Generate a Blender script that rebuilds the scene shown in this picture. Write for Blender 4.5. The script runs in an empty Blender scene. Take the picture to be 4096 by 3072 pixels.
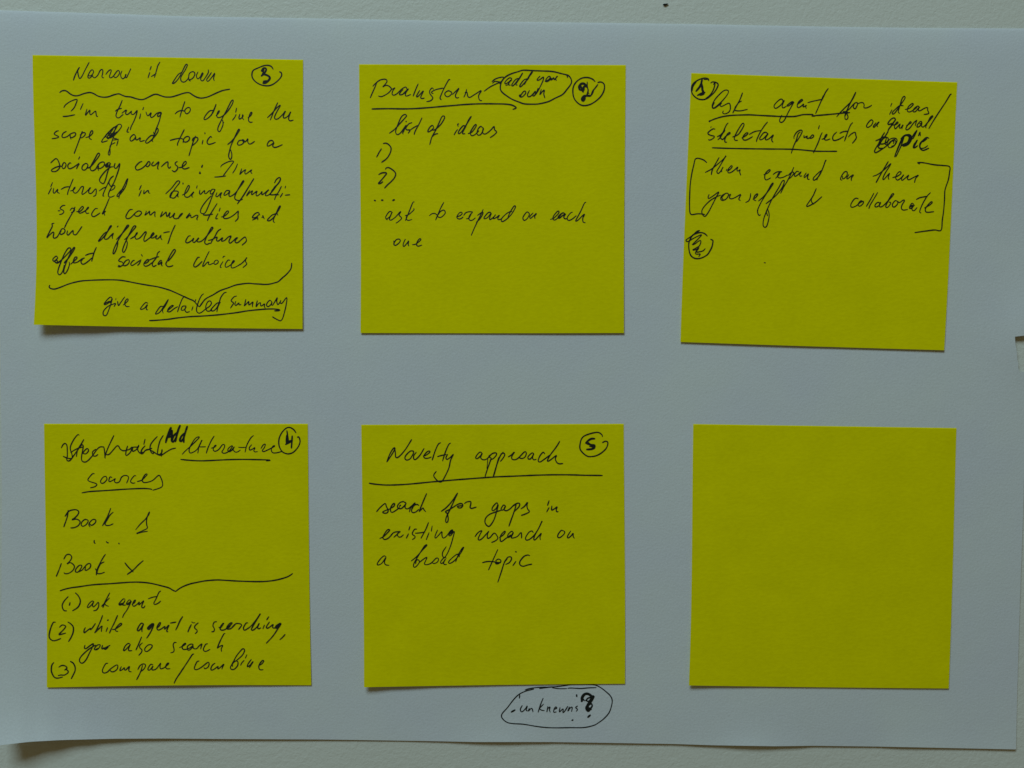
import bpy, bmesh, math, random
from mathutils import Matrix, Vector

S = bpy.context.scene
COL = S.collection

# ------------------------------------------------------------------ camera
FOV, CAM_H = math.radians(60.0), 0.254947
TILT_X, TILT_Y = math.radians(-1.83334), math.radians(-0.34614)
R3 = Matrix.Rotation(TILT_Y, 3, 'Y') @ Matrix.Rotation(TILT_X, 3, 'X')
cd = bpy.data.cameras.new('camera')
cam = bpy.data.objects.new('camera', cd)
COL.objects.link(cam)
cam.matrix_world = Matrix.Translation((0, 0, CAM_H)) @ R3.to_4x4()
cd.sensor_fit = 'HORIZONTAL'
cd.angle = FOV
cd.clip_start, cd.clip_end = 0.01, 100.0
S.camera = cam
FPX = 2048 / math.tan(FOV / 2)

# ------------------------------------------------------------------ light
world = bpy.data.worlds.new('World')
S.world = world
world.use_nodes = True
bg = world.node_tree.nodes['Background']
bg.inputs['Color'].default_value = (1.0, 0.84, 0.42, 1)      # dim warm room
bg.inputs['Strength'].default_value = 0.082

ld = bpy.data.lights.new('window_light', 'AREA')             # the window beyond the top of the sheet
ld.shape, ld.size, ld.size_y = 'RECTANGLE', 0.85, 0.45
ld.energy = 13.9
ld.color = (0.63, 0.89, 1.0)
win = bpy.data.objects.new('window_light', ld)
COL.objects.link(win)
WPOS = Vector((-0.43, 1.20, 0.84))
win.location = WPOS
win.rotation_euler = (Vector((0, 0, 0)) - WPOS).to_track_quat('-Z', 'Y').to_euler()

S.view_settings.view_transform = 'Standard'
S.view_settings.look = 'None'
S.view_settings.exposure = 0
S.view_settings.gamma = 1
S.view_settings.use_curve_mapping = False


# ------------------------------------------------------------------ helpers
def at(px, py, z=0.0):
    """photo pixel (4096 x 3072) -> the point at height z where that sight line meets the desk"""
    d = R3 @ Vector((px - 2048, -(py - 1536), -FPX))
    k = (CAM_H - z) / -d.z
    return Vector((d.x * k, d.y * k, z))


def lerp(a, b, t):
    return a + (b - a) * t


def table(pts, x):
    if x <= pts[0][0]:
        return pts[0][1]
    for (x0, y0), (x1, y1) in zip(pts, pts[1:]):
        if x <= x1:
            t = (x - x0) / (x1 - x0)
            return lerp(y0, y1, t)
    return pts[-1][1]


def smooth_table(pts, x):
    if x <= pts[0][0]:
        return pts[0][1]
    for (x0, y0), (x1, y1) in zip(pts, pts[1:]):
        if x <= x1:
            t = (x - x0) / (x1 - x0)
            return lerp(y0, y1, t * t * (3 - 2 * t))
    return pts[-1][1]


def link(name, me, mat, parent=None):
    o = bpy.data.objects.new(name, me)
    COL.objects.link(o)
    if mat:
        me.materials.append(mat)
    if parent:
        o.parent = parent
        o.matrix_parent_inverse = parent.matrix_world.inverted()
    return o


def tag(o, label=None, cat=None, group=None, kind=None):
    if label: o['label'] = label
    if cat: o['category'] = cat
    if group: o['group'] = group
    if kind: o['kind'] = kind
    return o


def smooth(me):
    me.polygons.foreach_set('use_smooth', [True] * len(me.polygons))


# ------------------------------------------------------------------ materials
def new_mat(name, rough=0.8, spec=0.2):
    m = bpy.data.materials.new(name)
    m.use_nodes = True
    nt = m.node_tree
    b = nt.nodes['Principled BSDF']
    b.inputs['Roughness'].default_value = rough
    b.inputs['Specular IOR Level'].default_value = spec
    return m, nt, b


def coords(nt, scale):
    tc = nt.nodes.new('ShaderNodeNewGeometry')
    mp = nt.nodes.new('ShaderNodeMapping')
    mp.inputs['Scale'].default_value = scale
    nt.links.new(tc.outputs['Position'], mp.inputs['Vector'])
    return mp.outputs['Vector']


def noise(nt, vec, scale, detail=3, rough=0.55, dist=0.0):
    n = nt.nodes.new('ShaderNodeTexNoise')
    n.inputs['Scale'].default_value = scale
    n.inputs['Detail'].default_value = detail
    n.inputs['Roughness'].default_value = rough
    n.inputs['Distortion'].default_value = dist
    nt.links.new(vec, n.inputs['Vector'])
    return n.outputs['Fac']


def ramp(nt, fac, stops):
    r = nt.nodes.new('ShaderNodeValToRGB')
    e = r.color_ramp.elements
    while len(e) > len(stops):
        e.remove(e[-1])
    while len(e) < len(stops):
        e.new(0.5)
    for el, (p, c) in zip(e, stops):
        el.position = p
        el.color = (*c, 1) if len(c) == 3 else c
    nt.links.new(fac, r.inputs['Fac'])
    return r.outputs['Color']


def mul(nt, a, b, f=1.0):
    x = nt.nodes.new('ShaderNodeMix')
    x.data_type, x.blend_type = 'RGBA', 'MULTIPLY'
    x.inputs[0].default_value = f
    nt.links.new(a, x.inputs[6])
    nt.links.new(b, x.inputs[7])
    return x.outputs[2]


def add_fac(nt, a, b, wa, wb):
    m1 = nt.nodes.new('ShaderNodeMath'); m1.operation = 'MULTIPLY'
    m1.inputs[1].default_value = wa
    nt.links.new(a, m1.inputs[0])
    m2 = nt.nodes.new('ShaderNodeMath'); m2.operation = 'MULTIPLY_ADD'
    m2.inputs[1].default_value = wb
    nt.links.new(b, m2.inputs[0])
    nt.links.new(m1.outputs[0], m2.inputs[2])
    return m2.outputs[0]


def bump(nt, b, height, strength, dist):
    n = nt.nodes.new('ShaderNodeBump')
    n.inputs['Strength'].default_value = strength
    n.inputs['Distance'].default_value = dist
    nt.links.new(height, n.inputs['Height'])
    nt.links.new(n.outputs['Normal'], b.inputs['Normal'])


def mat_paper():
    m, nt, b = new_mat('white_paper', 0.85, 0.15)
    v = coords(nt, (1, 1, 1))
    c1 = ramp(nt, noise(nt, v, 28, 3), [(0.3, (0.76, 0.775, 0.81)), (0.7, (0.79, 0.815, 0.795))])
    c2 = ramp(nt, noise(nt, v, 2200, 4, 0.7), [(0.3, (0.90, 0.90, 0.90)), (0.7, (1, 1, 1))])
    nt.links.new(mul(nt, c1, c2), b.inputs['Base Color'])
    h = add_fac(nt, noise(nt, v, 1500, 4, 0.65), noise(nt, v, 60, 2), 0.25, 0.5)
    bump(nt, b, h, 0.6, 0.0004)
    return m


def mat_yellow(name, seed):
    m, nt, b = new_mat(name, 0.85, 0.04)
    v = coords(nt, (1, 1, 1))
    fib = coords(nt, (650 + seed, 1300, 300))            # fibres run across the note
    c1 = ramp(nt, noise(nt, v, 60 + seed, 3), [(0.3, (0.90, 0.80, 0.0)), (0.7, (0.95, 0.84, 0.0))])
    c2 = ramp(nt, noise(nt, fib, 1.0, 4, 0.65), [(0.3, (0.92, 0.92, 0.92)), (0.7, (1, 1, 1))])
    nt.links.new(mul(nt, c1, c2), b.inputs['Base Color'])
    h = add_fac(nt, noise(nt, fib, 1.0, 4, 0.65), noise(nt, v, 55 + seed, 2), 0.22, 0.5)
    bump(nt, b, h, 0.5, 0.0004)
    return m


def mat_table():
    m, nt, b = new_mat('textured_laminate', 0.55, 0.3)
    v = coords(nt, (1, 1, 1))
    c1 = ramp(nt, noise(nt, v, 9, 3), [(0.3, (0.755, 0.75, 0.665)), (0.7, (0.785, 0.78, 0.70))])
    nt.links.new(c1, b.inputs['Base Color'])
    h = add_fac(nt, noise(nt, v, 1250, 3, 0.5, 0.7), noise(nt, v, 560, 2, 0.5, 0.5), 0.55, 0.55)
    bump(nt, b, h, 0.42, 0.0004)
    return m


def mat_ink(name, col, gap):
    m, nt, b = new_mat(name, 0.6, 0.25)
    v = coords(nt, (1, 1, 1))
    b.inputs['Base Color'].default_value = (*col, 1)
    a = ramp(nt, noise(nt, v, 900, 3, 0.6), [(0.28, (1 - gap,) * 3), (0.55, (1, 1, 1))])
    nt.links.new(a, b.inputs['Alpha'])
    return m


def mat_plain(name, c0, c1, scale):
    m, nt, b = new_mat(name, 0.8, 0.2)
    v = coords(nt, (1, 1, 1))
    nt.links.new(ramp(nt, noise(nt, v, scale), [(0.35, c0), (0.65, c1)]), b.inputs['Base Color'])
    return m


M_PAPER, M_TABLE = mat_paper(), mat_table()
M_INK = mat_ink('black_pen_ink', (0.010, 0.013, 0.010), 0.16)
M_INK_THIN = mat_ink('thin_pen_ink', (0.016, 0.019, 0.012), 0.34)
M_INK_BROWN = mat_ink('brown_speck', (0.10, 0.035, 0.012), 0.2)

# ------------------------------------------------------------------ the desk
me = bpy.data.meshes.new('desk')
bm = bmesh.new()
bmesh.ops.create_cube(bm, size=1.0)
for v in bm.verts:
    v.co = Vector((v.co.x * 1.6, v.co.y * 1.0, -0.014 + v.co.z * 0.028))
bmesh.ops.bevel(bm, geom=bm.edges[:], offset=0.003, segments=2, affect='EDGES')
bm.to_mesh(me); bm.free()
desk = tag(link('desk', me, M_TABLE), 'off-white desk top with a fine pebbled texture', kind='structure')

# ------------------------------------------------------------------ the white sheet
TOP = [(-60, 42), (0, 44), (200, 50), (764, 69), (1300, 77), (1900, 88), (2700, 98), (3330, 110), (3700, 115), (4150, 117)]
BOT = [(-60, 2994), (0, 2981), (60, 2974), (120, 2967), (250, 2960), (450, 2955), (650, 2954), (900, 2956), (1300, 2958),
       (1700, 2964), (1900, 2968), (2200, 2968), (2400, 2971), (2700, 2976), (2850, 2981), (3100, 2985), (3250, 2983),
       (3500, 2986), (3800, 2992), (4080, 2998)]
LEFT = [(42, -10), (1200, 0), (1700, 6), (2000, 8), (2400, 6), (2600, 0), (2990, -12)]
RIGHT = [(117, 4135), (1340, 4116), (1900, 4097), (2160, 4089), (2400, 4080), (2800, 4068), (2998, 4064)]
# heights in millimetres the bottom edge stands clear of the desk, by photo column
LIFT_BOT = [(-12, 5.6), (60, 4.7), (150, 3.4), (300, 1.85), (420, 1.05), (560, 0.45), (760, 0.12), (1000, 0.05), (1600, 0.05),
            (1750, 0.15), (2000, 0.55), (2150, 0.25), (2230, 0.02), (2700, 0.02), (2820, 0.25), (3020, 0.75), (3180, 0.35),
            (3260, 0.02), (3500, 0.02), (3620, 0.28), (3900, 0.22), (4064, 0.3)]
SHEET_Z = 0.00022


def sheet_lift(px, py):
    top, bot = table(TOP, px), table(BOT, px)
    dt, db = py - top, bot - py
    z = 0.55 * (1 - math.exp(-max(dt, 0) / 55.0))                      # the top edge dips to the desk
    z *= 1 - 0.8 * min(1, max(dt, 0) / 1100.0) ** 0.8
    wide = 60 + 190 * math.exp(-max(px, 0) / 300.0)
    z += smooth_table(LIFT_BOT, px) * math.exp(-max(db, 0) / wide)
    if px > 3850 and py < 1700:                                       # flap above the tear stands up a little
        t = min(1, (px - 3850) / 240.0)
        z += 0.85 * t * t * math.exp(-((py - 1330) / 170.0) ** 2)
    z += 0.10 * math.sin(px / 330.0 + py / 500.0) + 0.08 * math.sin(px / 190.0 - py / 260.0 + 1.3) + 0.18
    return z * 0.001


def sheet_z(px, py):
    return SHEET_Z + sheet_lift(px, py)


def solid_grid(name, P, N, thick, thin_row=None):
    """closed sheet from a grid of top points P[i][j]; None cells in N are left out"""
    bm = bmesh.new()
    ni, nj = len(P), len(P[0])
    tv = [[bm.verts.new(p) for p in row] for row in P]
    bv = [[bm.verts.new(p - Vector((0, 0, thin_row if thin_row and i == 0 else thick))) for p in row] for i, row in enumerate(P)]
    for i in range(ni - 1):
        for j in range(nj - 1):
            if N and N(i, j):
                continue
            bm.faces.new((tv[i][j], tv[i + 1][j], tv[i + 1][j + 1], tv[i][j + 1]))
            bm.faces.new((bv[i][j], bv[i][j + 1], bv[i + 1][j + 1], bv[i + 1][j]))
    bm.edges.ensure_lookup_table()
    lut, rims = {}, []
    for i in range(ni):
        for j in range(nj):
            lut[tv[i][j]] = bv[i][j]
    for e in [e for e in bm.edges if len(e.link_faces) == 1 and e.verts[0] in lut]:
        a, b = e.verts
        l = e.link_loops[0]
        if l.vert is a:
            a, b = b, a
        bm.faces.new((a, b, lut[b], lut[a]))
        rims.append((a, b)); rims.append((lut[a], lut[b]))
    for v in [v for v in bm.verts if not v.link_faces]:
        bm.verts.remove(v)
    bm.verts.index_update()
    bm.normal_update()
    rim = {tuple(sorted((a.index, b.index))) for a, b in rims}
    rim |= {tuple(sorted((e.verts[0].index, e.verts[1].index))) for e in bm.edges
            if len(e.link_faces) == 2 and e.calc_face_angle() > 0.25}
    me = bpy.data.meshes.new(name)
    bm.to_mesh(me); bm.free()
    for p in me.polygons:
        p.use_smooth = abs(p.normal.z) > 0.6
    for e in me.edges:
        e.use_edge_sharp = tuple(sorted(e.vertices)) in rim
    return me


# the tear: a notch in the right edge between these photo rows, its inner rim by row
TEAR = [(1347, 4060), (1380, 4062), (1410, 4068), (1440, 4070), (1455, 4074), (1470, 4073), (1488, 4078)]
nx = 150
ys = [0.0]
rows = []
for k in range(0, 131):
    rows.append(k / 130.0)
xs = [k / (nx - 4) for k in range(nx - 3)]
rng = random.Random(4)
P = []
rowpy = []
FIX = sorted(set([y for y, _ in TEAR]))
TPOS = [0.0, 0.003, 0.006, 0.010, 0.015, 0.021, 0.028, 0.036]
tt = TPOS + [0.036 + (1 - 0.036) * k / 118.0 for k in range(1, 119)]
for t in tt:
    rowpy.append(t)
# add rows exactly at the tear
tear_t = [(y - 117) / (2998 - 117) for y in FIX]
rowpy = sorted([t for t in rowpy if not tear_t[0] - 0.003 < t < tear_t[-1] + 0.003] + tear_t)
TE = {}
for i, t in enumerate(rowpy):
    row = []
    yl = lerp(44, 2984, t); yr = lerp(117, 2998, t)
    xl, xr = table(LEFT, yl), table(RIGHT, yr)
    inner = None
    if any(abs(t - q) < 1e-9 for q in tear_t):
        inner = table(TEAR, yr)
        TE[i] = True
    for j, s in enumerate(xs + [1.01, 1.02]):
        if s <= 1:
            xin = inner if inner else xr - 34
            px = lerp(xl, xin, s)
        elif s < 1.015:
            px = lerp(inner if inner else xr - 34, xr, 0.5)
        else:
            px = xr + (rng.random() - 0.5) * 0.6
        py = lerp(table(TOP, px), table(BOT, px), t)
        if inner and i == max(TE) and yr == 1347 and s > 1:
            py -= (px - 4060) * 0.12
        row.append(at(px, py, sheet_z(px, py)))
    P.append(row)
P.insert(0, [None] * len(P[0]))
for j, q in enumerate(P[1]):                                          # the cut top edge of the sheet
    P[0][j] = q + Vector((0, 0.00022, -0.00008))
TE = {i + 1: True for i in TE}
tear_rows = sorted(TE)
NJ = len(P[0])
skip = lambda i, j: (i in TE and (i + 1) in TE and j >= NJ - 3)
me = solid_grid('paper_sheet', P, skip, 0.0001, 0.00002)
sheet = tag(link('paper_sheet', me, M_PAPER),
            'large white paper sheet carrying six yellow notes, torn notch in its right edge', 'paper sheet')

# ------------------------------------------------------------------ the six notes (photo corners, lifts in mm)
# top-left, top-right, bottom-right, bottom-left; left-edge bow in px; lift of the bottom edge along u
NOTES = {
    '3': dict(c=[(130, 224), (1212, 243), (1210, 1316), (135, 1299)], bow=(13, 0), ybow=2,
              lift=[(0, 2.25), (0.15, 1.75), (0.35, 1.05), (0.6, 0.55), (0.85, 0.35), (1, 0.28)], p=2.6),
    '2': dict(c=[(1436, 261), (2503, 264), (2496, 1332), (1442, 1332)], bow=(3, -2), ybow=1,
              lift=[(0, 0.2), (0.5, 0.12), (1, 0.15)], p=2.5),
    '1': dict(c=[(2765, 296), (3829, 333), (3777, 1401), (2722, 1368)], bow=(-2, 2), ybow=1,
              lift=[(0, 0.15), (0.5, 0.2), (1, 0.3)], p=2.5),
    '4': dict(c=[(176, 1699), (1231, 1699), (1245, 2741), (187, 2750)], bow=(3, -2), ybow=-4,
              lift=[(0, 0.12), (0.2, 0.35), (0.5, 0.55), (0.8, 0.28), (1, 0.1)], p=2.4),
    '5': dict(c=[(1445, 1703), (2495, 1699), (2500, 2735), (1456, 2749)], bow=(2, 2), ybow=-2,
              lift=[(0, 1.2), (0.12, 0.7), (0.3, 0.3), (0.6, 0.1), (1, 0.12)], p=3.2),
    '6': dict(c=[(2773, 1700), (3826, 1716), (3795, 2754), (2756, 2742)], bow=(4, 2), ybow=1,
              lift=[(0, 0.7), (0.12, 0.4), (0.3, 0.22), (0.7, 0.2), (1, 0.12)], p=3.0),
}
LABELS = {
    '3': 'yellow sticky note filled with eight lines of handwriting, circled 3 and wavy underline',
    '2': 'yellow sticky note headed Brainstorm, with a speech bubble and a circled 2',
    '1': 'yellow sticky note with circled 1, bracketed lines and a scribbled-out circle near its left edge',
    '4': 'yellow sticky note with crossed-out heading, Book 1 to Book x list and circled 4',
    '5': 'yellow sticky note headed Novelty approach with circled 5, above the oval doodle on the sheet',
    '6': 'blank yellow sticky note without any writing',
}
NOTE_GAP, NOTE_T = 0.00003, 0.00011


def note_px(n, u, v):
    (ax, ay), (bx, by), (cx, cy), (dx, dy) = n['c']
    x = lerp(lerp(ax, bx, u), lerp(dx, cx, u), v)
    y = lerp(lerp(ay, by, u), lerp(dy, cy, u), v)
    w = math.sin(math.pi * v ** 1.6)
    x += lerp(n['bow'][0], n['bow'][1], u) * w
    y += n['ybow'] * math.sin(math.pi * u) * v
    return x, y


def note_uv(n, px, py):
    u, v = 0.5, 0.5
    for _ in range(12):
        x, y = note_px(n, u, v)
        e = 1e-3
        xu, yu = note_px(n, u + e, v)
        xv, yv = note_px(n, u, v + e if v < 0.5 else v - e)
        sv = e if v < 0.5 else -e
        a, b, c, d = (xu - x) / e, (xv - x) / sv, (yu - y) / e, (yv - y) / sv
        det = a * d - b * c
        u += (d * (px - x) - b * (py - y)) / det
        v += (a * (py - y) - c * (px - x)) / det
        u, v = min(1.02, max(-0.02, u)), min(1.02, max(0.0, v))
    return u, v


def note_z(n, u, v, px, py):
    v = max(0.0, v)
    rise = max(0.0, (v - 0.16) / 0.84)                                # the top strip is glued down
    z = smooth_table(n['lift'], u) * rise ** n['p']
    z += 0.13 * math.sin(u * 5 + n['c'][0][0]) * rise * (1 - 0.5 * rise) + 0.13 * rise
    return sheet_z(px, py) + NOTE_GAP + NOTE_T + max(0.0, z) * 0.001


note_obj = {}
for k, (key, n) in enumerate(NOTES.items()):
    G = 44
    P = []
    for i in range(-1, G + 1):                                        # the first row is the cut top edge
        row = []
        for j in range(G + 1):
            u, v = j / G, max(0, i) / G
            px, py = note_px(n, u, v)
            if i < 0:
                row.append(at(px, py - 4.0, note_z(n, u, v, px, py) - 0.85 * NOTE_T))
            else:
                row.append(at(px, py, note_z(n, u, v, px, py)))
        P.append(row)
    root = bpy.data.objects.new('sticky_note', None)
    COL.objects.link(root)
    x, y = note_px(n, 0.5, 0.5)
    root.location = at(x, y, sheet_z(x, y))
    root.empty_display_size = 0.01
    bpy.context.view_layer.update()
    tag(root, LABELS[key], 'sticky note', 'yellow sticky notes stuck on the white sheet')
    link('note_paper', solid_grid('note_paper', P, None, NOTE_T, 0.12 * NOTE_T), mat_yellow('yellow_note_paper', 7 * k), root)
    note_obj[key] = root

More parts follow.
